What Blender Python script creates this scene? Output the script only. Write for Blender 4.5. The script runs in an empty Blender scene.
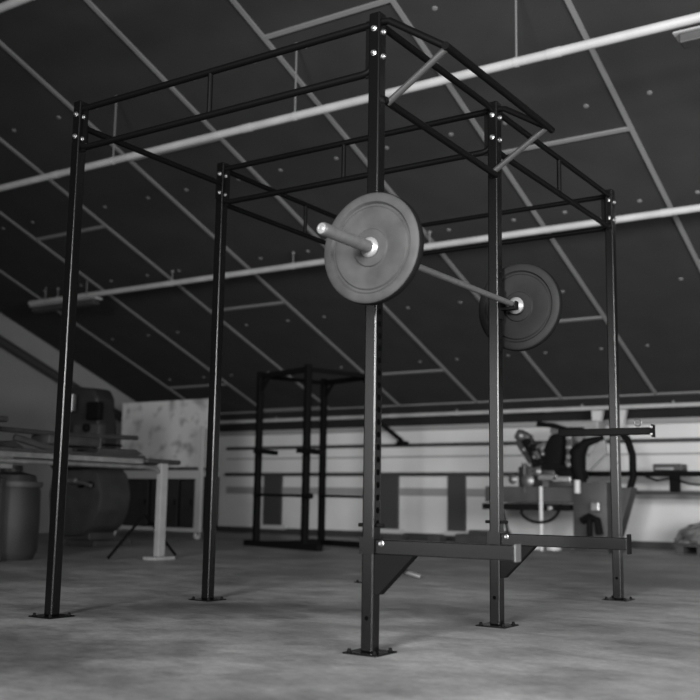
import bpy, bmesh, math, random
from mathutils import Vector, Matrix

PI = math.pi
scn = bpy.context.scene
COL = scn.collection
random.seed(7)

# ------------------------------------------------------------------ camera
cam_d = bpy.data.cameras.new('camera')
cam = bpy.data.objects.new('camera', cam_d)
COL.objects.link(cam)
yaw, pitch, roll, F_PX = 0.5904, 0.1477, 0.0161, 1010.3
fw = Vector((-math.sin(yaw) * math.cos(pitch), math.cos(yaw) * math.cos(pitch), math.sin(pitch)))
r0 = Vector((math.cos(yaw), math.sin(yaw), 0)); u0 = r0.cross(fw)
rt = r0 * math.cos(roll) + u0 * math.sin(roll)
up = -r0 * math.sin(roll) + u0 * math.cos(roll)
M = Matrix((rt, up, -fw)).transposed().to_4x4()
M.translation = Vector((4.0337, -3.4297, 0.5879))
cam.matrix_world = M
cam_d.sensor_width = 36.0
cam_d.lens = F_PX / 700.0 * 36.0
cam_d.clip_end = 200
cam_d.dof.use_dof = True
cam_d.dof.focus_distance = 4.9
cam_d.dof.aperture_fstop = 2.1
scn.camera = cam

# ------------------------------------------------------------------ world and lights
w = bpy.data.worlds.new('world'); scn.world = w; w.use_nodes = True
bg = w.node_tree.nodes['Background']
bg.inputs[0].default_value = (1, 1, 1, 1); bg.inputs[1].default_value = 0.03

def area(name, loc, target, sx, sy, watts, spread=180):
    d = bpy.data.lights.new(name, 'AREA'); d.shape = 'RECTANGLE'; d.size = sx; d.size_y = sy
    d.energy = watts; d.spread = math.radians(spread); d.color = (1, 1, 1)
    o = bpy.data.objects.new(name, d); COL.objects.link(o)
    o.location = loc
    o.rotation_euler = (Vector(target) - Vector(loc)).to_track_quat('-Z', 'Y').to_euler()
    return o
area('gate_daylight', (4.1, -9.9, 2.6), (4.6, 5, 0.8), 2.4, 2.2, 690, 85)
area('doorway_daylight', (-3.1, -10.2, 1.8), (-.5, 4, 1.0), 3.2, 3.0, 150)
area('side_window_daylight', (8.8, -1.5, 1.7), (0.5, 8.5, 1.3), 7.0, 1.6, 700, 130)

vs = scn.view_settings
scn.display_settings.display_device = 'sRGB'
vs.view_transform = 'Standard'; vs.look = 'None'; vs.exposure = 0.0; vs.gamma = 1.0
vs.use_curve_mapping = False

# ------------------------------------------------------------------ materials
def mat(name, v, rough=0.6, metal=0.0, noise=0.0, scale=8.0, bump=0.0, spec=0.5, stretch=(1, 1, 1)):
    m = bpy.data.materials.new(name); m.use_nodes = True
    nt = m.node_tree; b = nt.nodes['Principled BSDF']
    b.inputs['Roughness'].default_value = rough
    b.inputs['Metallic'].default_value = metal
    b.inputs['Specular IOR Level'].default_value = spec
    b.inputs['Base Color'].default_value = (v, v, v, 1)
    if noise or bump:
        tc = nt.nodes.new('ShaderNodeTexCoord'); mp = nt.nodes.new('ShaderNodeMapping')
        mp.inputs['Scale'].default_value = stretch
        nz = nt.nodes.new('ShaderNodeTexNoise'); nz.inputs['Scale'].default_value = scale
        nz.inputs['Detail'].default_value = 6
        nt.links.new(tc.outputs['Object'], mp.inputs[0]); nt.links.new(mp.outputs[0], nz.inputs['Vector'])
        if noise:
            cr = nt.nodes.new('ShaderNodeValToRGB')
            a, c = v * (1 - noise), v * (1 + noise)
            cr.color_ramp.elements[0].position = 0.3; cr.color_ramp.elements[1].position = 0.7
            cr.color_ramp.elements[0].color = (a, a, a, 1); cr.color_ramp.elements[1].color = (c, c, c, 1)
            nt.links.new(nz.outputs['Fac'], cr.inputs[0]); nt.links.new(cr.outputs[0], b.inputs['Base Color'])
        if bump:
            bp = nt.nodes.new('ShaderNodeBump'); bp.inputs['Strength'].default_value = bump
            bp.inputs['Distance'].default_value = 0.01
            nt.links.new(nz.outputs['Fac'], bp.inputs['Height']); nt.links.new(bp.outputs[0], b.inputs['Normal'])
    return m

DARK_PATCHES = [(x - 1.0, y + 1.25, a, b, t, k) for x, y, a, b, t, k in (
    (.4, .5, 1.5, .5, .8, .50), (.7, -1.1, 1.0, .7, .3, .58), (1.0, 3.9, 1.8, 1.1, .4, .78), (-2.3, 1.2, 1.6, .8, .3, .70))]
def floor_material():
    m = bpy.data.materials.new('polished_concrete'); m.use_nodes = True
    nt = m.node_tree; b = nt.nodes['Principled BSDF']; L = nt.links.new
    tc = nt.nodes.new('ShaderNodeTexCoord')
    def nz(sc, st, rot, det=8, ro=0.6):
        mp = nt.nodes.new('ShaderNodeMapping'); mp.inputs['Scale'].default_value = st
        mp.inputs['Rotation'].default_value = (0, 0, rot)
        n = nt.nodes.new('ShaderNodeTexNoise'); n.inputs['Scale'].default_value = sc
        n.inputs['Detail'].default_value = det; n.inputs['Roughness'].default_value = ro
        L(tc.outputs['Object'], mp.inputs[0]); L(mp.outputs[0], n.inputs['Vector']); return n
    n1 = nz(0.62, (1, 1.3, 1), 0.35, 5)
    n2 = nz(3.4, (1, 1.3, 1), -0.6, 10, 0.72)
    n3 = nz(30, (1, 1.5, 1), -0.5, 5, 0.75)
    def mr(n, lo, hi, a, c):
        r = nt.nodes.new('ShaderNodeMapRange'); r.inputs[1].default_value = lo; r.inputs[2].default_value = hi
        r.inputs[3].default_value = a; r.inputs[4].default_value = c; L(n.outputs['Fac'], r.inputs[0]); return r
    a = mr(n1, .38, .64, .66, 1.22); c = mr(n2, .3, .7, .62, 1.38); d = mr(n3, .3, .7, .8, 1.2)
    def mul(x, y):
        q = nt.nodes.new('ShaderNodeMath'); q.operation = 'MULTIPLY'; L(x.outputs[0], q.inputs[0]); L(y.outputs[0], q.inputs[1]); return q
    t = mul(mul(a, c), d)
    # darker patches multiplied into the floor colour, ragged outlines: (x, y, half length, half width, turn, strength)
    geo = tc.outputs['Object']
    for px, py, lx, ly, ang, st in DARK_PATCHES:
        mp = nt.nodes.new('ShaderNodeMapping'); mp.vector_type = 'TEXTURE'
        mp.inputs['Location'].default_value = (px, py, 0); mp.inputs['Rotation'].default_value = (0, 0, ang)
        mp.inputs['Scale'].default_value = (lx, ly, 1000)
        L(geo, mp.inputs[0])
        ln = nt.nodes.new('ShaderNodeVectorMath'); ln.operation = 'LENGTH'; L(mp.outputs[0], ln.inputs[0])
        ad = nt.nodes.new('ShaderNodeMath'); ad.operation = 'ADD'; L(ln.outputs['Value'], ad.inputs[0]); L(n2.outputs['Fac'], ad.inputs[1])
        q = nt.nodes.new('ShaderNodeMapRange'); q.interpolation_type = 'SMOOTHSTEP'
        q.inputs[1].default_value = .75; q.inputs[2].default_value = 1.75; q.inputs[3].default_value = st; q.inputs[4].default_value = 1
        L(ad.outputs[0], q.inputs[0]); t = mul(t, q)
    g = nt.nodes.new('ShaderNodeMath'); g.operation = 'MULTIPLY'; g.inputs[1].default_value = 0.23; L(t.outputs[0], g.inputs[0])
    cmb = nt.nodes.new('ShaderNodeCombineColor')
    for i in range(3): L(g.outputs[0], cmb.inputs[i])
    L(cmb.outputs[0], b.inputs['Base Color'])
    rr = mr(n2, .3, .7, .42, .62); L(rr.outputs[0], b.inputs['Roughness'])
    b.inputs['Specular IOR Level'].default_value = 0.35
    bp = nt.nodes.new('ShaderNodeBump'); bp.inputs['Strength'].default_value = .08; bp.inputs['Distance'].default_value = .01
    L(n3.outputs['Fac'], bp.inputs['Height']); L(bp.outputs[0], b.inputs['Normal'])
    return m

def board_material():
    m = bpy.data.materials.new('scuffed_board'); m.use_nodes = True
    nt = m.node_tree; b = nt.nodes['Principled BSDF']; L = nt.links.new
    tc = nt.nodes.new('ShaderNodeTexCoord')
    n = nt.nodes.new('ShaderNodeTexNoise'); n.inputs['Scale'].default_value = 4.6; n.inputs['Detail'].default_value = 3
    n.inputs['Distortion'].default_value = .15
    L(tc.outputs['Object'], n.inputs['Vector'])
    cr = nt.nodes.new('ShaderNodeValToRGB')
    e = cr.color_ramp.elements
    e[0].position = .34; e[0].color = (.24, .24, .24, 1); e[1].position = .50; e[1].color = (.48, .48, .48, 1)
    L(n.outputs['Fac'], cr.inputs[0]); L(cr.outputs[0], b.inputs['Base Color'])
    b.inputs['Roughness'].default_value = .6
    return m

m_black = mat('black_powder_coat', 0.002, 0.24, spec=.36)
m_pipe = mat('black_painted_pipe', 0.002, 0.5, spec=.10)
m_dull = mat('matt_black_paint', 0.004, 0.75, spec=.08)
m_hole = mat('dark_hole', 0.002, 0.9, spec=0)
m_bolt = mat('zinc_bolt', 0.55, 0.35, 1.0)
m_steel = mat('brushed_steel', 0.17, 0.42, 0.7, noise=.12, scale=30)
m_chrome = mat('bright_chrome', 0.24, 0.35, 0.4)
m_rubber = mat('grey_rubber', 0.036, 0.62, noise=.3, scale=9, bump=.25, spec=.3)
m_rubber_far = mat('far_plate_rubber', 0.010, 0.62, noise=.12, scale=14, bump=.15, spec=.16)  # far plate only, darker overall than the near plate's rubber
m_rubber_rim = mat('dark_rubber', 0.005, 0.7, spec=.08)
m_ceil = mat('dark_ceiling_board', 0.034, 0.8, noise=.10, scale=2.5, spec=.15)
m_batten = mat('grey_batten', 0.17, 0.7)
m_white_pipe = mat('white_painted_pipe', 0.34, 0.5, noise=.12, scale=4)
m_rod = mat('galvanised_rod', .12, .6)
m_dot = mat('plastic_washer', 0.16, 0.6)
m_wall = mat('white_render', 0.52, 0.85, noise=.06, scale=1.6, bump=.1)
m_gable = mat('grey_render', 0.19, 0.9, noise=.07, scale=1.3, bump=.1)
m_gable_band = mat('pale_band_paint', 0.22, 0.9, noise=.05, scale=2)
m_rail = mat('dark_wall_rail', 0.03, 0.6)
m_softrail = mat('grey_wall_ledge', 0.23, 0.8)
m_panel = mat('dark_wall_panel', 0.035, 0.6)
m_machine = mat('machine_grey_paint', 0.034, 0.55, noise=.25, scale=5)
m_machine_dk = mat('machine_dark_paint', 0.012, 0.6, noise=.3, scale=6)
m_cast = mat('dark_cast_iron', 0.022, 0.5, noise=.3, scale=8)
m_edge = mat('bare_steel_edge', 0.10, 0.4, 0.5)
m_worn = mat('worn_steel', 0.30, 0.4, 0.8, noise=.3, scale=9)
m_leg = mat('pale_grey_leg_paint', 0.20, 0.6, noise=.15, scale=6)
m_frame = mat('pale_cabinet_frame', 0.34, 0.6)
m_light = mat('pale_plastic', 0.42, 0.5)
m_sheet = mat('grey_plastic_sheet', 0.16, 0.45, noise=.7, scale=7, bump=.8)
m_wood = mat('dark_timber', 0.03, 0.8, noise=.3, scale=10)
m_tube_glass = mat('lamp_tube_glass', 0.75, 0.3)
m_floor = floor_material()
m_board = board_material()

# ------------------------------------------------------------------ helpers
def finish(name, bm, mats, parent=None, smooth=False, origin=None, flat=False):
    """link the bmesh (world coordinates) as ONE mesh object whose origin sits at its base"""
    bmesh.ops.recalc_face_normals(bm, faces=bm.faces[:])
    if origin is None:
        xs = [v.co for v in bm.verts]
        lo = Vector((min(c[i] for c in xs) for i in range(3))); hi = Vector((max(c[i] for c in xs) for i in range(3)))
        origin = Vector(((lo.x + hi.x) / 2, (lo.y + hi.y) / 2, lo.z))
    origin = Vector(origin)
    bmesh.ops.translate(bm, verts=bm.verts[:], vec=-origin)
    me = bpy.data.meshes.new(name); bm.to_mesh(me); bm.free()
    if not isinstance(mats, (list, tuple)): mats = [mats]
    for m in mats: me.materials.append(m)
    if smooth:
        for p in me.polygons: p.use_smooth = True
        try: me.set_sharp_from_angle(angle=math.radians(38))
        except Exception: pass
    o = bpy.data.objects.new(name, me); COL.objects.link(o)
    if flat:
        md = o.modifiers.new('even_faces', 'WEIGHTED_NORMAL'); md.weight = 100; md.keep_sharp = False
    if parent is not None:
        o.parent = parent
        pw = Vector((0, 0, 0)); q = parent
        while q is not None:
            pw += q.location; q = q.parent
        o.location = origin - pw
    else:
        o.location = origin
    return o

def thing(name, label, cat, loc, group=None):
    o = bpy.data.objects.new(name, None); COL.objects.link(o); o.location = loc
    o.empty_display_size = .1
    o['label'] = label; o['category'] = cat
    if group: o['group'] = group
    return o
def tag(o, label, cat, group=None, kind=None):
    o['label'] = label; o['category'] = cat
    if group: o['group'] = group
    if kind: o['kind'] = kind
    return o
def struct(name, bm, m, smooth=False):
    o = finish(name, bm, m, None, smooth); o['kind'] = 'structure'; return o

def box(bm, lo, hi, bev=0.0, mi=0, seg=2):
    lo, hi = Vector(lo), Vector(hi)
    g = bmesh.ops.create_cube(bm, size=1)
    vs_ = g['verts']
    for v in vs_:
        v.co = Vector((lo[i] + (v.co[i] + .5) * (hi[i] - lo[i]) for i in range(3)))
    fs = list({f for v in vs_ for f in v.link_faces})
    for f in fs: f.material_index = mi
    if bev:
        es = list({e for v in vs_ for e in v.link_edges})
        r = bmesh.ops.bevel(bm, geom=es, offset=bev, segments=seg, affect='EDGES', profile=.5)
        for f in r['faces']: f.material_index = mi

def frame_for(d):
    d = d.normalized(); a = Vector((0, 0, 1)) if abs(d.z) < .95 else Vector((1, 0, 0))
    s = d.cross(a).normalized(); return s, d.cross(s).normalized()

def tube(bm, pts, r, n=12, mi=0, cap=True):
    """round bar along a polyline; r a number or one radius per point"""
    pts = [Vector(p) for p in pts]; rings = []
    for i, p in enumerate(pts):
        d = (pts[min(i + 1, len(pts) - 1)] - pts[max(i - 1, 0)])
        s, t = frame_for(d)
        if i and rings:
            ref = (rings[-1][0].co - pts[i - 1]).normalized(); dd = d.normalized()
            s = (ref - dd * ref.dot(dd)).normalized(); t = dd.cross(s)
        rr = r[i] if isinstance(r, (list, tuple)) else r
        rings.append([bm.verts.new(p + (s * math.cos(2 * PI * k / n) + t * math.sin(2 * PI * k / n)) * rr) for k in range(n)])
    for a, b in zip(rings, rings[1:]):
        for k in range(n):
            f = bm.faces.new((a[k], a[(k + 1) % n], b[(k + 1) % n], b[k])); f.material_index = mi
    if cap:
        f = bm.faces.new(rings[0][::-1]); f.material_index = mi
        f = bm.faces.new(rings[-1]); f.material_index = mi

def bar(bm, a, b, wd, ht, bev=0.0, mi=0, upv=(0, 0, 1)):
    """rectangular bar from a to b"""
    a, b = Vector(a), Vector(b); d = (b - a).normalized(); upv = Vector(upv)
    if abs(d.dot(upv)) > .98: upv = Vector((0, 1, 0))
    s = d.cross(upv).normalized(); t = s.cross(d)
    g = bmesh.ops.create_cube(bm, size=1); ln = (b - a).length
    for v in g['verts']:
        c = v.co.copy(); v.co = (a + b) / 2 + s * c.x * wd + d * c.y * ln + t * c.z * ht
    for f in {f for v in g['verts'] for f in v.link_faces}: f.material_index = mi
    if bev:
        es = list({e for v in g['verts'] for e in v.link_edges})
        r = bmesh.ops.bevel(bm, geom=es, offset=bev, segments=2, affect='EDGES', profile=.5)
        for f in r['faces']: f.material_index = mi

def lathe(bm, c, axis, prof, n=48, mi=0, mis=None):
    """revolve prof [(radius, distance along axis)] about axis at c"""
    c = Vector(c); ax = Vector(axis).normalized(); s, t = frame_for(ax); rings = []
    for r, h in prof:
        if r < 1e-6: rings.append([bm.verts.new(c + ax * h)])
        else: rings.append([bm.verts.new(c + ax * h + (s * math.cos(2 * PI * k / n) + t * math.sin(2 * PI * k / n)) * r) for k in range(n)])
    for j, (a, b) in enumerate(zip(rings, rings[1:])):
        m_ = mis[j] if mis else mi
        for k in range(n):
            if len(a) == 1 and len(b) == 1: continue
            if len(a) == 1: f = bm.faces.new((a[0], b[(k + 1) % n], b[k]))
            elif len(b) == 1: f = bm.faces.new((a[k], a[(k + 1) % n], b[0]))
            else: f = bm.faces.new((a[k], a[(k + 1) % n], b[(k + 1) % n], b[k]))
            f.material_index = m_

def prism(bm, poly, axis, h0, h1, mi=0, bev=0):
    """extrude a 2-D polygon; axis 'x' -> poly in (y,z), 'y' -> (x,z), 'z' -> (x,y)"""
    def P(q, h):
        return {'x': Vector((h, q[0], q[1])), 'y': Vector((q[0], h, q[1])), 'z': Vector((q[0], q[1], h))}[axis]
    a = [bm.verts.new(P(q, h0)) for q in poly]; b = [bm.verts.new(P(q, h1)) for q in poly]; n = len(poly)
    fs = [bm.faces.new(a[::-1]), bm.faces.new(b)]
    for k in range(n): fs.append(bm.faces.new((a[k], a[(k + 1) % n], b[(k + 1) % n], b[k])))
    for f in fs: f.material_index = mi
    if bev:
        es = list({e for f in fs for e in f.edges})
        bmesh.ops.bevel(bm, geom=es, offset=bev, segments=2, affect='EDGES', profile=.5)

def new(): return bmesh.new()

# ================================================================== THE SETTING
Z0, MS = 5.739, 0.38                       # ceiling plane: z = Z0 - MS*y
def cz(y): return Z0 - MS * y
YB = 10.5; XL = -9.0; XR = 9.0; YR = -1.5

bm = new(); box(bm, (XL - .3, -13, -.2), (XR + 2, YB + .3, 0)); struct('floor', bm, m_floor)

# sloped ceiling of dark boards
bm = new()
prism(bm, [(YR, cz(YR)), (YB, cz(YB)), (YB, cz(YB) + .15), (YR, cz(YR) + .15)], 'x', XL, XR, mi=0)
nrm = Vector((0, -MS, -1)).normalized()
xl = [0.04 + 1.305 * k for k in range(-6, 6)]
for x0 in xl:                              # fixing washers pressed into the boards
    for yy in (1.9, 3.25, 4.6, 5.93, 7.27, 8.55, 9.77):
        for dx in (.29, 1.03):
            c = Vector((x0 + dx + random.uniform(-.03, .03), yy, cz(yy)))
            lathe(bm, c, nrm, [(.025, -.002), (.022, .006), (0, .008)], n=12, mi=1)
struct('ceiling', bm, [m_ceil, m_dot])

# battens that cover the joints of the boards
tn = 0
def batten(a, b, wd=.040):
    global tn; tn += 1
    bm = new(); off = nrm * .008
    bar(bm, Vector(a) + off, Vector(b) + off, wd, .022, upv=nrm); struct('trim_%d' % tn, bm, m_batten)
for x0 in xl:
    batten((x0, YR, cz(YR)), (x0, 9.74, cz(9.74)))
seams = {-7: 2.9, -6: 4.0, -5: 4.9, -4: 6.85, -3: 8.8, -2: 1.0, -1: 3.05, 0: 4.95, 1: 2.2, 2: 4.95}
for k, y0 in seams.items():
    xa = 0.04 + 1.305 * k
    ys = [y0, y0 + 4.8] if k != -3 else [y0, 4.0]
    for yy in ys:
        if yy < YB - .3 and xa > XL + .1: batten((xa + .02, yy, cz(yy)), (xa + 1.285, yy, cz(yy)))
batten((XL + .1, 9.75, cz(9.75)), (XR - .1, 9.75, cz(9.75)), .022)

# knee wall at the back, gable wall on the left
bm = new(); box(bm, (XL, YB, 0), (XR, YB + .2, cz(YB) + .1)); struct('wall_back', bm, m_wall)
bm = new()
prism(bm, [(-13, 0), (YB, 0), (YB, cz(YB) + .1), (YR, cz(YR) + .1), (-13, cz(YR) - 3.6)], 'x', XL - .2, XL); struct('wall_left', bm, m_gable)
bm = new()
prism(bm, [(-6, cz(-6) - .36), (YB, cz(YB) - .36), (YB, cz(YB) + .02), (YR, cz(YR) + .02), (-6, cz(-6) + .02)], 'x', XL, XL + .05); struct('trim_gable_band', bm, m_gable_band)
bm = new(); tube(bm, [(XL + .09, y, cz(y) - .44) for y in (-5, 2, 9.2)], .075, 10); struct('trim_gable_cable_duct', bm, m_rail, True)
bm = new(); box(bm, (XL, YB - .03, 0), (XR, YB, .10)); struct('baseboard_back', bm, m_rail)
bm = new(); box(bm, (XL, YB - .10, cz(YB) - .05), (XR, YB, cz(YB) + .02)); struct('trim_wall_plate', bm, m_softrail)

# white pipes slung under the ceiling
def roof_pipe(n, y, z, x0, x1, r, rods):
    bm = new(); tube(bm, [(x0, y, z), (x1, y, z)], r, 16)
    for xx in (x0 + .02, -4.1, -1.55, 1.35, 3.6):          # couplings
        if x0 <= xx <= x1: lathe(bm, (xx, y, z), (1, 0, 0), [(r, -.05), (r + .003, -.05), (r + .003, .05), (r, .05)], n=16)
    for xx in rods:
        tube(bm, [(xx, y, z + r * .8), (xx, y, cz(y))], .008, 6, mi=1)
        lathe(bm, (xx, y, z), (1, 0, 0), [(r, -.015), (r + .003, -.015), (r + .003, .015), (r, .015)], n=16)
        lathe(bm, (xx, y, cz(y) - .035), (0, 0, 1), [(0, 0), (.02, 0), (.02, .03), (0, .03)], n=10, mi=1)
    struct('trim_roof_pipe_%d' % n, bm, [m_white_pipe, m_rod], True)
roof_pipe(1, 1.43, 4.54, XL, XR, .036, (-5.4, -3.3, 1, 3))
roof_pipe(2, 3.2, 3.855, XL, XR, .036, (-5.6, -3.25, -1.02, 1.05, 3.3))
roof_pipe(3, 5.9, 3.324, -7.75, XR, .036, (-7.2, -5.0, -3.05, -1.2, .8, 2.9))
roof_pipe(4, 9.95, 1.895, -7.65, XR, .030, (-6.4, -3.0, -1.05, .2, 2))

# rails, ledge and dark panels on the back wall
for n, (z, h, d, m_) in enumerate(((1.468, .055, .05, m_rail), (1.285, .022, .03, m_softrail), (1.010, .060, .06, m_rail), (.735, .12, .02, m_softrail))):
    bm = new(); box(bm, (-7.9, YB - d, z - h / 2), (XR, YB, z + h / 2), .004); struct('trim_wall_rail_%d' % (n + 1), bm, m_)
for lab, x0, x1 in (('tall narrow dark panel on the white wall seen through the small squat rack', -7.02, -6.64),
                    ('wider dark panel on the white wall just right of the nearest upright', -4.70, -4.31),
                    ('narrow dark panel on the white wall between the two near uprights, right one', -3.42, -3.12)):
    t = thing('wall_panel', lab, 'panel', ((x0 + x1) / 2, YB - .03, .14), 'dark panels under the wall rail')
    bm = new(); box(bm, (x0, YB - .055, .15), (x1, YB, .98), .004); finish('board', bm, m_panel, t)
    bm = new(); box(bm, (x0 - .07, YB - .035, .08), (x1 + .10, YB - .0, .15), .004); o = finish('sill', bm, m_light, t); o['label'] = 'pale sill under the dark board'
# steel brackets under the roof pipe
t = thing('roof_brace', 'black diagonal brace from the ceiling edge down to the back wall', 'brace', (-4.3, 10.3, 1.5))
bm = new(); bar(bm, (-4.55, 10.05, 1.90), (-4.20, 10.38, 1.53), .10, .06, .006); finish('strut', bm, m_dull, t)
bm = new(); box(bm, (-4.30, 10.36, 1.46), (-4.14, 10.50, 1.53), .004); finish('wall_plate', bm, m_dull, t)
for x0, lb in ((-.93, 'left one'), (-.60, 'right one')):
    bm = new(); prism(bm, [(x0, 1.62), (x0 + .09, 1.62), (x0 + .15, 1.93), (x0 - .02, 1.93)], 'y', 10.02, 10.12, bev=.004)
    tag(finish('pipe_bracket', bm, m_light), 'pale bracket hanging from the low ceiling pipe behind the far upright, ' + lb, 'bracket', 'pale pipe brackets')

# ================================================================== THE RIG
W, S1, S2, H, h = 1.851, 1.14, 1.741, 2.646, 0.028
pos = {'A': (0, 0), 'B': (0, S1), 'C': (W, 0), 'D': (W, S1), 'E': (W, S1 + S2), 'F': (0, S1 + S2)}
ZT, ZL = H - .040, 2.389
rig = thing('pull_up_rig', 'large black six-post pull-up rig standing on the concrete floor', 'gym rig', (W / 2, (S1 + S2) / 2, 0))

def bolt(parent, c, axis, r=.0105, m_=None):
    bm = new()
    lathe(bm, c, axis, [(0, 0), (r * 1.25, 0), (r * 1.25, .003), (r, .004)], n=16)
    lathe(bm, c, axis, [(r * .95, .003), (r * .95, .010), (r * .7, .013), (0, .013)], n=6)
    return finish('bolt', bm, m_ or m_bolt, parent)

for k, (x, y) in pos.items():
    bm = new(); box(bm, (x - h, y - h, .006), (x + h, y + h, H), .008, seg=4)
    if k in 'CDE':                        # drilled faces

        z = .50
        while z < 1.42 and k == 'C':
            lathe(bm, (x + h + .0004, y, z), (1, 0, 0), [(0, 0), (.0125, 0)], n=14, mi=1); z += .05
        lathe(bm, (x, y - h - .0004, .135), (0, -1, 0), [(0, 0), (.009, 0)], n=14, mi=1)
    up_ = finish('upright', bm, [m_black, m_hole], rig, smooth=True, flat=True)
    bm = new()
    box(bm, (x - .078, y - .078, 0), (x + .078, y + .078, .007), .002)
    fp = finish('foot_plate', bm, m_black, up_)
    for sx, sy in ((1, 1), (1, -1), (-1, 1), (-1, -1)):
        bolt(fp, (x + sx * .058, y + sy * .058, .007), (0, 0, 1), .008, m_dull)
    for zb in (H - .075, H - .195 if k != 'C' else H - .185):
        bolt(up_, (x, y - h, zb), (0, -1, 0)); bolt(up_, (x + h, y, zb - .012), (1, 0, 0))

PR = .0165
def beam(a, b, lower=True, zt=ZT, zl=ZL, braces=(), name='crossbeam'):
    """welded pair of pipes between two uprights with a bracket plate on each post"""
    (xa, ya), (xb, yb) = pos[a], pos[b]
    d = Vector((xb - xa, yb - ya, 0)); ln = d.length; d.normalize()
    A = Vector((xa, ya, 0)) + d * h; B = Vector((xb, yb, 0)) - d * h
    bm = new()
    tube(bm, [A + Vector((0, 0, zt)), B + Vector((0, 0, zt))], PR)
    if lower: tube(bm, [A + Vector((0, 0, zl + .02)), A + d * .012 + Vector((0, 0, zl + .006)), A + d * .04 + Vector((0, 0, zl)),
                        B - d * .04 + Vector((0, 0, zl)), B - d * .012 + Vector((0, 0, zl + .006)), B + Vector((0, 0, zl + .02))], PR)
    side = Vector((-d.y, d.x, 0))
    for P_, s in ((A, 1), (B, -1)):
        c = P_ + d * s * .004
        bar(bm, c + Vector((0, 0, (zl if lower else zt - .09) - .02)), c + Vector((0, 0, zt + .02)), .05 if abs(d.x) > .5 else .008, .008 if abs(d.x) > .5 else .05, upv=(0, 1, 0))
    o = finish(name, bm, m_pipe, rig, smooth=True)
    for tt in braces:
        bm = new(); c = A.lerp(B, tt)
        tube(bm, [c + Vector((0, 0, zl)), c + Vector((0, 0, zt))], .013, 10)
        finish('brace', bm, m_pipe, o, smooth=True)
    return o
beam('A', 'C', braces=(.49,)); beam('B', 'D', braces=(.49,)); beam('F', 'E'); beam('B', 'F', braces=(.5,)); beam('D', 'E', braces=(.5,))
beam('A', 'B', lower=False, zt=2.512, name='pull_up_bar')
# outrigger with a raised bar between the two near right posts
bm = new()
tube(bm, [(W, h, ZT), (W, S1 - h, ZT)], PR)
tube(bm, [(W + .02, h, 2.268), (W + .02, S1 - h, 2.245)], PR)
og = finish('crossbeam', bm, m_pipe, rig, smooth=True)
XO, ZO = 2.17, 2.432
bm = new(); tube(bm, [(XO, .015, ZO), (XO, S1 - .01, ZO)], .0175); finish('pull_up_bar', bm, m_pipe, rig, smooth=True)
for y in (.0, S1):
    bm = new(); tube(bm, [(W + h, y + .0, ZT), (W + .06, y, ZT - .005), (XO, y + (.035 if y == 0 else -.035), ZO)], .0155)
    finish('top_arm', bm, m_pipe, og, smooth=True)
    yy = .055 if y == 0 else S1 - .045
    bm = new(); tube(bm, [(W + .02, yy, 2.262), (XO, yy - .02, ZO)], .0145)
    finish('diagonal_brace', bm, mat('paler_brace_pipe', .07, .3, .5), og, smooth=True)  # paler, shinier base colour than the other rig pipes

# safety arms on C and D, pad arm on E
def safety_arm(y, x1, z0, z1, flange):
    bm = new()
    box(bm, (W + h, y - .024, z0), (x1, y + .024, z1), .004)
    arm = finish('safety_arm', bm, m_black, rig, smooth=True, flat=True)
    bm = new()      # sleeve round the upright
    g = .006
    for lo, hi in (((W - h - g, y - h - g), (W + h + g, y - h)), ((W - h - g, y + h), (W + h + g, y + h + g)), ((W - h - g, y - h), (W - h, y + h)), ((W + h, y - h), (W + h + g, y + h))):
        box(bm, (lo[0], lo[1], z0 - .0), (hi[0], hi[1], z1 + .01))
    finish('sleeve', bm, m_black, arm)
    bm = new()
    prism(bm, [(W + h, z0), (W + h, z0 - .155), (W + h + .02, z0 - .155), (W + .205, z0)], 'y', y - .022, y + .022, bev=.002)
    finish('gusset', bm, m_dull, arm)
    bm = new()      # bright strip and end plate
    if flange: box(bm, (x1, y - .026, z0 - .018), (x1 + .006, y + .026, z1 + .016), .002)
    else: box(bm, (x1, y - .025, z0 - .004), (x1 + .006, y + .025, z1 + .004), .002)
    finish('end_plate', bm, m_dull if flange else m_edge, arm)
    bolt(arm, (W + h + .035, y - .024, z1 - .014), (0, -1, 0), .009)
    bm = new(); tube(bm, [(W - h - .03, y, z1 + .055), (W + h + .03, y, z1 + .055)], .008, 10); finish('lock_pin', bm, m_dull, arm, smooth=True)
    return arm
near_arm = safety_arm(0, 2.475, .381, .437, False)
PIN_A, PIN_B = (1.975, .05, .315), (2.05, .05, .299)
safety_arm(S1, 2.505, .385, .440, True)
ye = S1 + S2 - h - .028
bm = new(); box(bm, (1.50, ye - .025, 1.022), (2.11, ye + .025, 1.066), .006)
pad = finish('cross_arm', bm, m_dull, rig, smooth=True, flat=True)
bm = new(); box(bm, (2.11, ye - .034, 1.005), (2.118, ye + .034, 1.083), .002); ep = finish('end_plate', bm, m_dull, pad)
for zz in (1.022, 1.066): bolt(ep, (2.114, ye - .034, zz), (0, -1, 0), .006)
bm = new()
for i in range(24):
    a0, a1 = 2 * PI * i / 24, 2 * PI * (i + 1) / 24
    tube(bm, [(2.02 + .022 * math.cos(a0), ye, 1.098 + .022 * math.sin(a0)), (2.02 + .022 * math.cos(a1), ye, 1.098 + .022 * math.sin(a1))], .005, 6)
finish('pull_ring', bm, m_edge, pad, smooth=True)

# J-hooks carrying the barbell
BX, BZ, BY = 1.94, 1.572, .575
for y in (0, S1):
    bm = new(); x0 = W + h
    box(bm, (x0, y - .024, BZ - .075), (x0 + .008, y + .024, BZ + .09), .002)
    box(bm, (x0, y - .016, BZ - .030), (BX + .030, y + .016, BZ - .016), .002)
    box(bm, (BX + .022, y - .016, BZ - .020), (BX + .030, y + .016, BZ + .012), .002)
    finish('bar_hook', bm, m_dull, rig)

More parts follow.
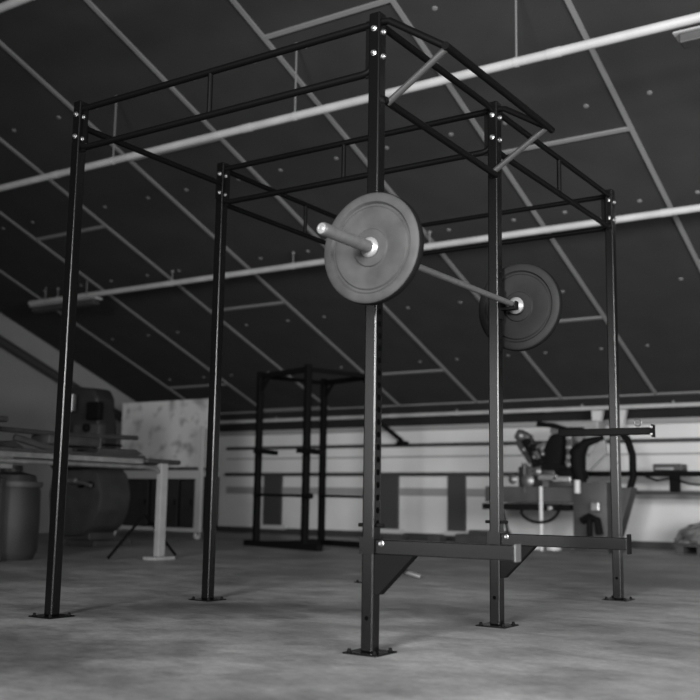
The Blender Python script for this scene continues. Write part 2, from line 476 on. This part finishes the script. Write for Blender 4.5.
# ------------------------------------------------------------------ barbell and plates
bb = thing('barbell', 'long steel barbell racked on hooks of the rig, carrying two plates', 'barbell', (BX, BY, BZ))
P1O, T, P2I = -.176, .042, 1.215         # outer face of the near plate, thickness, inner face of the far plate
yn, yf = P1O + T, P2I                    # flange positions
bm = new(); tube(bm, [(BX, yn + .03, BZ), (BX, yf - .03, BZ)], .0142, 20); finish('shaft', bm, m_steel, bb, smooth=True)
for s, y0, yend in ((-1, yn, -.505), (1, yf, 1.63)):
    bm = new(); L_ = abs(yend - y0)
    lathe(bm, (BX, y0, BZ), (0, s, 0), [(.0142, -.034), (.030, -.034), (.036, -.030), (.036, -.004), (.036, 0), (.0248, 0), (.0248, L_ - .012), (.0235, L_ - .006), (.021, L_), (0, L_)], n=32)
    sl = finish('sleeve', bm, m_steel, bb, smooth=True)
    bm = new()
    lathe(bm, (BX, y0 + s * L_, BZ), (0, s, 0), [(.017, .0), (.019, .002), (.014, .003), (.011, .001), (.006, .003), (0, .003)], n=24)
    finish('end_cap', bm, m_chrome, sl, smooth=True)
    bm = new(); c0 = y0 + s * T
    lathe(bm, (BX, c0, BZ), (0, s, 0), [(.0250, .002), (.040, .002), (.041, .006), (.038, .012), (.030, .016), (.0250, .018)], n=32)
    finish('collar', bm, m_chrome, bb, smooth=True)
bm = new()
lathe(bm, (BX, yf - .032, BZ), (0, -1, 0), [(.015, -.012), (.041, -.012), (.043, -.002), (.037, .008), (.024, .018), (.015, .020)], n=32)
finish('inner_collar', bm, m_chrome, bb, smooth=True)

def plate_profile():
    R_ = .225
    side = [(.0252, .001), (.074, .001), (.078, -.005), (.085, -.005), (.092, -.002), (.164, -.002), (.170, -.008), (.178, -.008), (.186, .003), (.212, .003), (.2215, -.002), (R_, -.009)]
    return side
def make_plate(y_out, label, face):
    root = thing('weight_plate', label, 'weight plate', (BX, y_out + T / 2, BZ), 'bumper plates on the barbell')
    pr = plate_profile()
    prof = [(r, T / 2 + z) for r, z in pr] + [(r, -T / 2 - z) for r, z in reversed(pr)] + [(.0252, T / 2)]
    n = len(pr); mis = [0] * (n - 2) + [1] * 3 + [0] * (n - 2) + [0]
    mis = (mis + [0] * 50)[:len(prof) - 1]
    bm = new(); lathe(bm, (BX, y_out + T / 2, BZ), (0, -1, 0), prof, n=96, mis=mis)
    finish('rubber_disc', bm, [face, m_rubber_rim], root, smooth=True, origin=(BX, y_out + T / 2, BZ))
    bm = new()
    for s in (1, -1):
        lathe(bm, (BX, y_out + T / 2, BZ), (0, s, 0), [(.0252, T / 2 + .0005), (.034, T / 2 + .0015), (.036, T / 2 + .0002), (.036, T / 2 - .004)], n=32)
    finish('hub_ring', bm, m_steel, root, smooth=True, origin=(BX, y_out + T / 2, BZ))
    return root
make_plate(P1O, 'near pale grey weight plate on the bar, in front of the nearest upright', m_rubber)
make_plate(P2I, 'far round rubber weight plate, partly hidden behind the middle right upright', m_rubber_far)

# round handle of the locking bolt behind the near safety arm
bm = new()
lathe(bm, PIN_A, Vector(PIN_B) - Vector(PIN_A), [(0, 0), (.008, 0), (.012, .004), (.012, .072), (.009, .077), (0, .077)], n=18)
tube(bm, [Vector(PIN_A) - (Vector(PIN_B) - Vector(PIN_A)).normalized() * .09, PIN_A], .006, 8)
finish('lock_handle', bm, m_machine, near_arm, smooth=True)

# ================================================================== SMALL SQUAT RACK AT THE BACK
P1 = Vector((-4.12, 6.68, 0)); ex = Vector((.955, -.30, 0)).normalized(); ey = Vector((.30, .955, 0)).normalized()
WX, WY, HR = 1.03, 1.03, 2.18
def q(a, b, z): return P1 + ex * a + ey * b + Vector((0, 0, z))
sr = thing('squat_rack', 'small black squat rack standing in the background by the white wall', 'squat rack', tuple(q(WX / 2, WY / 2, 0)))
for a, b in ((0, 0), (WX, 0), (0, WY), (WX, WY)):
    bm = new(); bar(bm, q(a, b, .05), q(a, b, HR + .03), .075, .075, .008, upv=ex); finish('upright', bm, m_dull, sr, smooth=True)
for a0, b0, a1, b1 in ((0, 0, WX, 0), (0, WY, WX, WY), (0, 0, 0, WY), (WX, 0, WX, WY)):
    bm = new(); bar(bm, q(a0, b0, HR - .03), q(a1, b1, HR - .03), .06, .05, .006)
    o = finish('top_rail', bm, m_dull, sr)
for a, b, s in ((0, 0, 1), (0, WY, 1), (WX, WY, -1)):
    bm = new(); bar(bm, q(a, b, HR - .25), q(a + s * .2, b, HR - .05), .05, .012); finish('gusset', bm, m_dull, sr)
for b in (0, WY):
    bm = new(); bar(bm, q(-.22, b, .035), q(WX + .30, b, .035), .08, .06, .006); finish('base_beam', bm, m_dull, sr)
bm = new(); bar(bm, q(0, 0, .035), q(0, WY, .035), .07, .055, .006); finish('base_beam', bm, m_dull, sr)
for b in (0, WY):
    bm = new(); tube(bm, [q(0, b - .05, .64), q(WX + .16, b - .05, .63)], .018, 10)
    s_ = finish('safety_bar', bm, m_dull, sr, smooth=True)
    bm = new(); tube(bm, [q(WX + .14, b - .05, .63), q(WX + .18, b - .05, .63)], .035, 12); finish('knob', bm, m_dull, s_, smooth=True)
    pass
bm = new(); bar(bm, q(.02, -.07, 1.19), q(.50, -.07, 1.15), .04, .045, .005); finish('spotter_arm', bm, m_dull, sr)
bm = new(); bar(bm, q(WX - .08, -.07, 1.17), q(WX + .38, -.07, 1.135), .04, .05, .005); finish('spotter_arm', bm, m_dull, sr)

# ================================================================== LEFT-HAND WORKSHOP
# long planing bench running towards the back wall
pb = thing('planer_bench', 'long iron planer bench on a pale grey leg at the left', 'machine bench', (-3.1, 2.3, 0))
bm = new()
box(bm, (-3.35, .3, .945), (-2.92, 3.5, .975), .006); finish('table_top', bm, m_cast, pb)
bm = new(); box(bm, (-3.35, 3.5, .905), (-2.90, 3.97, .950), .015); finish('outfeed_table', bm, m_cast, pb)
bm = new()
box(bm, (-3.30, .3, .90), (-2.95, 3.5, .945)); box(bm, (-3.0, .3, .80), (-2.93, 2.0, .90), .01)
tube(bm, [(-2.90, .3, .86), (-2.90, 3.45, .868), (-2.90, 3.60, .862), (-2.92, 3.70, .82), (-2.95, 3.72, .78)], .022, 10)
finish('guide_rail', bm, m_worn, pb, smooth=True)
bm = new(); box(bm, (-2.945, 3.68, .03), (-2.88, 3.77, .91), .006)
box(bm, (-2.98, 3.58, 0), (-2.83, 3.86, .03), .004); finish('leg', bm, m_leg, pb)
for s in (-1, 1):
    bm = new(); bar(bm, (-3.12, 3.72, .42), (-3.12 , 3.72 + s * .45, .02), .02, .02); finish('stay', bm, m_dull, pb)
bm = new(); prism(bm, [(2.95, .975), (3.45, .975), (3.55, .99), (3.45, 1.035), (3.0, 1.02)], 'x', -3.3, -3.0, bev=.008); finish('cutter_guard', bm, m_cast, pb)
# fence and clamps lying over the table
bm = new()
tube(bm, [(-3.2, 2.05, 1.14), (-3.15, 2.75, 1.13), (-3.1, 3.55, 1.15)], .022, 8)
tube(bm, [(-3.2, 2.2, 1.08), (-3.1, 2.45, 1.01), (-3.05, 2.7, .985)], .03, 8)
tube(bm, [(-3.2, 2.6, 1.12), (-3.2, 2.6, .975)], .03, 8); tube(bm, [(-3.15, 3.1, 1.12), (-3.15, 3.1, .975)], .045, 8)
box(bm, (-3.3, 2.45, 1.03), (-3.05, 3.05, 1.12), .02)
finish('fence_clamp', bm, m_cast, pb, smooth=True)
bm = new()
box(bm, (-3.35, 1.35, .975), (-3.1, 1.98, 1.20), .02); box(bm, (-3.3, 1.6, 1.2), (-3.15, 2.1, 1.25), .015)
tube(bm, [(-3.2, 1.95, 1.0), (-3.2, 2.2, 1.02), (-3.2, 2.28, .98)], .03, 8)
finish('feed_head', bm, m_cast, pb, smooth=True)

# big-bellied machine with tall head behind the bench
bs = thing('milling_machine', 'tall dark machine with round belly and boxy head behind the bench', 'machine', (-5.3, 5.3, 0))
bm = new()
sec = [(-5.95, .16), (-5.75, .10), (-5.40, .12), (-5.22, .22), (-5.11, .42), (-5.09, .62), (-5.16, .86), (-5.24, .92), (-5.95, .92), (-6.02, .6)]
prism(bm, sec, 'y', 4.95, 5.45, bev=.04); finish('belly', bm, m_machine, bs, smooth=True)
bm = new(); box(bm, (-5.6, 4.9, 0), (-5.10, 5.5, .07), .01); box(bm, (-5.85, 5.0, .07), (-5.3, 5.4, .16), .01); o = finish('base', bm, m_machine, bs)
bm = new(); prism(bm, [(-6.05, .92), (-5.27, .92), (-5.30, 1.35), (-5.34, 1.78), (-5.42, 1.90), (-5.85, 1.94), (-6.02, 1.80)], 'y', 5.05, 5.35, bev=.04); finish('column', bm, m_machine_dk, bs, smooth=True)
bm = new(); box(bm, (-5.62, 4.93, 1.05), (-5.16, 5.06, 1.45), .03); cp = finish('control_box', bm, m_machine, bs, smooth=True)
for xx, zz in ((-5.35, 1.40), (-5.3, 1.22), (-5.28, 1.10)):
    bm = new(); lathe(bm, (xx, 4.93, zz), (0, -1, 0), [(.05, 0), (.05, .04), (.03, .06), (0, .06)], n=16); finish('knob', bm, m_dull, cp, smooth=True)
bm = new(); tube(bm, [(-5.72, 4.96, 1.62), (-5.72, 4.96, 1.82)], .07, 16); o = finish('lamp_cover', bm, m_worn, bs, smooth=True); o['label'] = 'shiny curved cover on the head'
bm = new(); box(bm, (-5.45, 4.97, 1.50), (-5.22, 5.06, 1.72), .02); finish('switch_panel', bm, m_dull, bs)
bm = new(); tube(bm, [(-5.6, 4.90, .76), (-5.3, 4.88, .74), (-5.18, 4.88, .71)], .022, 8); tube(bm, [(-5.6, 4.90, .76), (-5.45, 4.88, .765)], .03, 8)
finish('crank_handle', bm, m_worn, bs, smooth=True)
for xx in (-5.42, -5.25):
    bm = new(); lathe(bm, (xx, 4.95, .72), (0, -1, 0), [(.04, 0), (.04, .03), (0, .04)], n=16); finish('knob', bm, m_dull, bs, smooth=True)
bm = new(); lathe(bm, (-5.75, 4.96, 1.05), (0, -1, 0), [(.02, 0), (.02, .06), (.16, .05), (.18, .07), (.18, .1), (.15, .1), (.14, .07), (.03, .08), (0, .09)], n=24)
finish('hand_wheel', bm, m_cast, bs, smooth=True)
bm = new(); tube(bm, [(-5.15, 5.0, 1.20), (-4.62, 4.8, 1.165)], .014, 8); finish('lever', bm, m_dull, bs, smooth=True)
bm = new(); prism(bm, [(-5.7, .92), (-5.18, .92), (-5.18, 1.0), (-5.3, 1.03), (-5.7, 1.02)], 'y', 4.75, 5.05, bev=.01); finish('work_table', bm, m_cast, bs)

# round dust drum below the near bench end
dr = thing('dust_drum', 'dark round drum with a worn rim standing at the left edge', 'drum', (-3.75, 2.6, 0))
bm = new(); lathe(bm, (-3.84, 2.7, 0), (0, 0, 1), [(0, .0), (.23, .0), (.27, .08), (.275, .35), (.27, .62), (.25, .70), (0, .70)], n=36); finish('body', bm, m_machine_dk, dr, smooth=True)
bm = new(); lathe(bm, (-3.84, 2.7, .66), (0, 0, 1), [(.25, 0), (.285, .0), (.29, .025), (.285, .05), (.25, .05)], n=36); finish('rim', bm, m_machine, dr, smooth=True)
bm = new(); lathe(bm, (-3.84, 2.7, .70), (0, 0, 1), [(.24, 0), (.22, .07), (.10, .10), (.10, .16), (0, .16)], n=24); finish('lid', bm, m_cast, dr, smooth=True)
bm = new(); box(bm, (-3.63, 2.38, .0), (-3.57, 2.44, .74), .006)
tag(finish('bench_post', bm, m_machine_dk), 'dark slim post at the left picture edge, beside the round drum', 'post')

# cabinet and scuffed board
cb = thing('tool_cabinet', 'low dark-fronted cabinet with pale frame on castors under the board', 'cabinet', (-6.75, 7.8, 0))
x0, x1, y0, y1 = -7.80, -5.95, 7.6, 8.05
bm = new(); box(bm, (x0, y0 + .02, .14), (x1, y1, .90)); finish('body', bm, m_dull, cb)
bm = new()
box(bm, (x0, y0 - .01, .86), (x1, y0 + .03, .985), .005); box(bm, (x0, y0 - .01, .10), (x1, y0 + .03, .155), .005)
box(bm, (x1 - .06, y0 - .01, .155), (x1, y0 + .03, .86)); box(bm, (x0, y0 - .01, .155), (x0 + .06, y0 + .03, .86))
finish('frame', bm, m_frame, cb)
for a, b in ((x0 + .08, -6.95), (-6.90, -6.35), (-6.3, x1 - .08)):
    bm = new(); box(bm, (a, y0, .17), (b, y0 + .018, .84), .004); d_ = finish('door', bm, m_machine_dk, cb)
    bm = new(); box(bm, (b - .06, y0 - .015, .48), (b - .04, y0, .56), .003); finish('handle', bm, m_dull, d_)
bm = new(); box(bm, (x0 - .02, y0 - .03, .985), (x1 - .02, y1, 1.03), .004); finish('worktop', bm, m_wood, cb)
for xx in (x0 + .1, x1 - .03):
    bm = new(); lathe(bm, (xx - .02, y0 + .04, .05), (1, 0, 0), [(0, 0), (.05, 0), (.05, .035), (0, .035)], n=16); box(bm, (xx - .02, y0 + .02, .05), (xx + .015, y0 + .06, .12))
    finish('castor', bm, m_light, cb)
bm = new(); box(bm, (x1 - .0, y0 - .02, .10), (x1 + .06, y0 + .04, 1.62), .006)
tag(finish('frame_post', bm, m_frame), 'slim pale post standing at the right end of the cabinet', 'post')
bm = new(); box(bm, (x0 - .10, 7.90, 1.03), (-6.07, 7.94, 2.06), .006)
tag(finish('pin_board', bm, m_board), 'pale scuffed board standing on the low cabinet', 'board')

# ================================================================== RIGHT-HAND SAW
ms = thing('band_saw', 'metal cutting band saw with long bed behind the rig at right', 'saw', (-1.1, 9.0, 0))
bm = new(); box(bm, (-.72, 8.7, .03), (-.28, 9.2, .86), .015); finish('pedestal', bm, m_machine, ms, smooth=True)
bm = new(); box(bm, (-.74, 8.66, .0), (-.26, 9.24, .03)); finish('base_plate', bm, m_cast, ms)
bm = new(); box(bm, (-1.95, 8.75, .60), (-.72, 9.15, .80), .01); finish('bed', bm, m_machine, ms)
bm = new(); box(bm, (-1.98, 8.72, .50), (-.76, 9.18, .58), .008); finish('drip_tray', bm, m_dull, ms)
bm = new(); tube(bm, [(-1.14, 8.70, 0), (-1.14, 8.70, .80)], .026, 12); o = finish('leg', bm, m_light, ms, smooth=True); o['label'] = 'pale round leg'
bm = new(); bar(bm, (-1.72, 8.8, .50), (-1.55, 8.7, .02), .03, .03); finish('leg', bm, m_cast, ms)
bm = new(); tube(bm, [(-1.38, 8.68, .52)] + [(-1.16 + .26 * math.cos(t), 8.68, .52 + .17 * math.sin(t)) for t in [PI + PI * i / 10 for i in range(1, 10)]] + [(-.86, 8.68, .56)], .02, 8)
finish('hose', bm, m_dull, ms, smooth=True)
bm = new(); lathe(bm, (-1.0, 8.68, .53), (0, -1, 0), [(.03, 0), (.03, .05), (0, .06)], n=12); bmesh.ops.scale(bm, vec=(1, 1, 1), verts=bm.verts[:]); finish('valve', bm, m_chrome, ms, smooth=True)
def sfinish(name, bm, m, parent, smooth=False):
    bmesh.ops.translate(bm, verts=bm.verts[:], vec=(.22, 0, 0))
    return finish(name, bm, m, parent, smooth)
# vice and clamps on the bed
bm = new()
box(bm, (-1.72, 8.8, .80), (-1.50, 9.1, 1.06), .02); box(bm, (-1.50, 8.82, .92), (-1.22, 9.0, 1.02), .02)
box(bm, (-1.30, 8.8, .80), (-.98, 9.1, .88), .01); tube(bm, [(-1.62, 8.78, .72), (-1.62, 8.78, 1.10)], .035, 10)
sfinish('vice', bm, m_cast, ms, smooth=True)
for wx, wz, wr in ((-1.55, .87, .075), (-1.76, .89, .05), (-1.42, .99, .05)):
    bm = new(); lathe(bm, (wx, 8.74, wz), (0, -1, 0), [(0, 0), (wr, 0), (wr + .01, .02), (wr * .65, .045), (0, .05)], n=20)
    sfinish('hand_wheel', bm, m_steel, ms, smooth=True)
bm = new(); box(bm, (-1.42, 8.74, .88), (-1.16, 8.80, .95), .01); box(bm, (-1.22, 8.74, .86), (-.98, 8.80, .93), .01); sfinish('jaw', bm, m_worn, ms)
# tilted saw head
bm = new()
bar(bm, (-1.72, 8.95, 1.44), (-1.42, 8.95, 1.0), .20, .18, .02, upv=(0, 1, 0))
bar(bm, (-1.78, 8.93, 1.50), (-1.60, 8.93, 1.40), .14, .16, .03, upv=(0, 1, 0))
sfinish('motor_arm', bm, m_machine, ms, smooth=True)
bm = new()
prism(bm, [(-1.40, 1.02), (-1.16, .98), (-1.10, 1.50), (-1.28, 1.46), (-1.42, 1.20)], 'y', 8.82, 9.02, bev=.015)
box(bm, (-1.25, 8.85, .90), (-.85, 9.05, 1.05), .02)
sfinish('saw_head', bm, m_dull, ms, smooth=True)
# fittings crowded on the tilted arm
for fx, fz, fr, fm in ((-1.70, 1.46, .05, m_steel), (-1.60, 1.38, .045, m_dull), (-1.64, 1.28, .035, m_worn), (-1.52, 1.30, .05, m_dull),
                       (-1.50, 1.18, .035, m_steel), (-1.42, 1.12, .045, m_dull), (-1.38, 1.22, .03, m_worn), (-1.56, 1.08, .03, m_worn)):
    bm = new(); lathe(bm, (fx, 8.86, fz), (0, -1, 0), [(0, 0), (fr, 0), (fr, .04), (fr * .6, .06), (0, .065)], n=14)
    sfinish('arm_fitting', bm, fm, ms, smooth=True)
bm = new(); bar(bm, (-1.66, 8.82, 1.40), (-1.44, 8.82, 1.06), .05, .03, .006, upv=(0, 1, 0)); sfinish('guide_bar', bm, m_dull, ms)
bm = new(); bar(bm, (-1.62, 8.84, 1.24), (-1.34, 8.84, 1.36), .03, .03, .006, upv=(0, 1, 0)); sfinish('link_bar', bm, m_steel, ms)
bm = new(); box(bm, (-1.40, 8.80, 1.02), (-1.06, 8.84, 1.08), .01); sfinish('blade_guide', bm, m_dull, ms)
for zz in (1.42, 1.30, 1.18, 1.08):
    bm = new(); lathe(bm, (-1.04, 8.86, zz), (0, -1, 0), [(0, 0), (.035, 0), (.04, .02), (.02, .04), (0, .04)], n=14); sfinish('knob', bm, m_worn, ms, smooth=True)
bm = new(); box(bm, (-1.08, 8.86, 1.02), (-1.0, 8.96, 1.48), .01); sfinish('switch_rail', bm, m_machine, ms)
bm = new()
for a in range(9):
    t = PI * .95 * a / 8
    tube(bm, [(-1.66 + .05 * math.cos(t) + .03 * a, 8.80, 1.32 - .03 * a), (-1.64 + .09 * math.cos(t) + .03 * a, 8.80, 1.20 - .02 * a)], .014, 6)
sfinish('cable', bm, m_dull, ms, smooth=True)
bm = new(); tube(bm, [(-1.42, 8.75, 1.60), (-1.20, 8.75, 1.575), (-1.02, 8.75, 1.515), (-.80, 8.75, 1.51)], .035, 10); sfinish('pull_handle', bm, m_dull, ms, smooth=True)
# black blade guard loop
bm = new()
loop = [(-.68, .84), (-.72, 1.04), (-.72, 1.24), (-.60, 1.36), (-.38, 1.42)]
tube(bm, [(x, 8.9, z) for x, z in loop], [.07, .10, .11, .06, .03], 10)
finish('blade_guard', bm, m_dull, ms, smooth=True)
bm = new()
loop2 = [(-.22, 1.50), (-.10, 1.40), (-.04, 1.20), (-.04, .92), (-.10, .74), (-.22, .60)]
tube(bm, [(x, 8.98, z) for x, z in loop2], .045, 10); finish('wheel_frame', bm, m_dull, ms, smooth=True)
bm = new(); prism(bm, [(-.70, 1.02), (-.44, 1.42), (-.38, 1.40), (-.36, 1.22), (-.60, 1.0)], 'y', 8.94, 9.0, bev=.01); finish('guard_sheet', bm, m_leg, ms)
bm = new(); prism(bm, [(-.44, .03), (-.26, .03), (-.02, .80), (-.20, .80), (-.44, .60)], 'y', 8.85, 9.1, bev=.01); finish('side_panel', bm, m_machine, ms)
bm = new(); tube(bm, [(-.64, 8.66, .72), (-.64, 8.66, .88)], .04, 12); o = finish('oil_bottle', bm, m_light, ms, smooth=True)
bm = new(); box(bm, (-.47, 8.62, .50), (-.35, 8.70, .62), .02); finish('junction_box', bm, m_worn, ms)
bm = new(); tube(bm, [(-.58, 8.64, .38), (-.48, 8.62, .44), (-.38, 8.62, .40), (-.35, 8.62, .22)], .045, 10); tube(bm, [(-.48, 8.62, .45), (-.48, 8.62, .18)], .035, 8); finish('pump', bm, m_dull, ms, smooth=True)
bm = new(); box(bm, (-1.22, 9.2, 1.50), (-.55, 9.5, 1.66), .02); box(bm, (-.95, 9.3, 0.9), (-.80, 9.4, 1.5)); finish('rear_housing', bm, m_leg, ms)

# roller track carrying stock out to the right
rl = thing('roller_track', 'long dark roller track running right from the saw along the wall', 'conveyor', (1.2, 9.6, 0))
bm = new(); box(bm, (-.95, 9.55, .955), (4.5, 9.75, 1.02), .008); finish('top_beam', bm, m_dull, rl)
bm = new(); box(bm, (-.30, 9.55, .72), (4.5, 9.70, .765), .005); finish('lower_beam', bm, m_cast, rl)
for xx in (1.6, 4.2):
    bm = new(); box(bm, (xx, 9.58, 0), (xx + .08, 9.68, .96)); finish('leg', bm, m_dull, rl)
bm = new(); box(bm, (.05, 9.48, 1.02), (.42, 9.74, 1.11), .015); s_ = finish('stop_block', bm, m_machine, rl)
bm = new(); box(bm, (.09, 9.46, 1.035), (.32, 9.48, 1.06)); finish('scale_strip', bm, m_worn, s_)
bm = new(); box(bm, (.26, 9.46, .76), (.38, 9.56, .96), .01); finish('clamp', bm, m_dull, rl)
bm = new(); tube(bm, [(-.05, 9.5, .95), (.1, 9.48, .90), (.3, 9.46, .93), (.5, 9.46, .86), (.8, 9.46, .83), (1.2, 9.5, .86)], .014, 8); finish('cable', bm, m_dull, rl, smooth=True)

# pallet with sheeted pile
pl = thing('pallet', 'dark low pallet under the sheeted pile at the right edge', 'pallet', (.85, 9.7, 0))
bm = new(); box(bm, (.32, 9.35, .09), (1.35, 10.05, .12)); finish('deck', bm, m_wood, pl)
for xx in (.34, .60, .95, 1.22):
    bm = new(); box(bm, (xx, 9.36, 0), (xx + .1, 10.04, .09)); finish('block', bm, m_wood, pl)
bm = new()
bmesh.ops.create_icosphere(bm, subdivisions=5, radius=1)
from mathutils import noise as mn
for v in bm.verts:
    c = v.co.copy(); n_ = mn.fractal(c * 2.2, 1.0, 2.0, 4) * .20
    c = c * (1 + n_)
    z = max(c.z, -.02)
    k = 1.0 - .25 * max(z, 0)
    v.co = Vector((.83 + c.x * .60 * k, 9.70 + c.y * .34 * k, .125 + max(z, 0) * .33))
tag(finish('sheeted_pile', bm, m_sheet, smooth=True), 'crumpled grey plastic sheeting heaped on a low pallet at right edge', 'sheeting')

# odd timber and feet lying along the back wall
for i, (xa, xb, hh, y, lb) in enumerate(((-4.25, -3.9, .09, 9.9, 'short dark timber offcut lying by the wall near the wide panel'),
                                       (-3.85, -3.45, .05, 10.0, 'thin dark timber offcut lying by the wall, left of the narrow panel'),
                                       (-3.35, -3.15, .10, 9.7, 'small dark block on the floor under the narrow panel'),
                                       (-3.0, -1.9, .13, 9.9, 'long dark beam lying on the floor by the back wall behind middle upright'))):
    bm = new(); box(bm, (xa, y, 0), (xb, y + .22, hh), .01)
    if i == 3: box(bm, (xa + .2, y + .02, hh), (xb - .3, y + .2, hh + .06), .01)
    tag(finish('timber_offcut' if i < 3 else 'timber_beam', bm, m_wood), lb, 'timber')
for xx, lb in ((-1.36, 'left of the two'), (-1.10, 'right of the two')):
    bm = new(); lathe(bm, (xx, 9.0, .0), (0, 0, 1), [(0, 0), (.10, 0), (.10, .05), (.07, .08), (0, .08)], n=20)
    tag(finish('cable_drum', bm, m_light, smooth=True), 'pale flat disc on the floor beneath the saw bed, ' + lb, 'disc', 'pale discs under the saw')

# ------------------------------------------------------------------ fluorescent fittings (switched off)
def fitting(x0, x1, y, z, label):
    t = thing('ceiling_light', label, 'ceiling light', ((x0 + x1) / 2, y, z), 'tube lights under the roof pipes')
    bm = new(); prism(bm, [(y - .08, z + .035), (y + .08, z + .035), (y + .05, z + .06), (y - .05, z + .06)], 'x', x0, x1, bev=.004); finish('housing', bm, m_light, t)
    bm = new(); box(bm, (x0 + .04, y - .06, z - .035), (x1 - .04, y + .06, z + .035), .01); finish('diffuser', bm, m_machine, t)
    pass
    for xx in (x0 + .25, x1 - .25):
        bm = new(); tube(bm, [(xx, y, z + .06), (xx, y, cz(y))], .005, 6); finish('hanger', bm, m_leg, t)
fitting(2.24, 3.7, 3.15, 3.69, 'white tube light under the pipe at top right corner')
fitting(-7.65, -6.3, 5.85, 3.20, 'dim tube light under the middle pipe at far left')
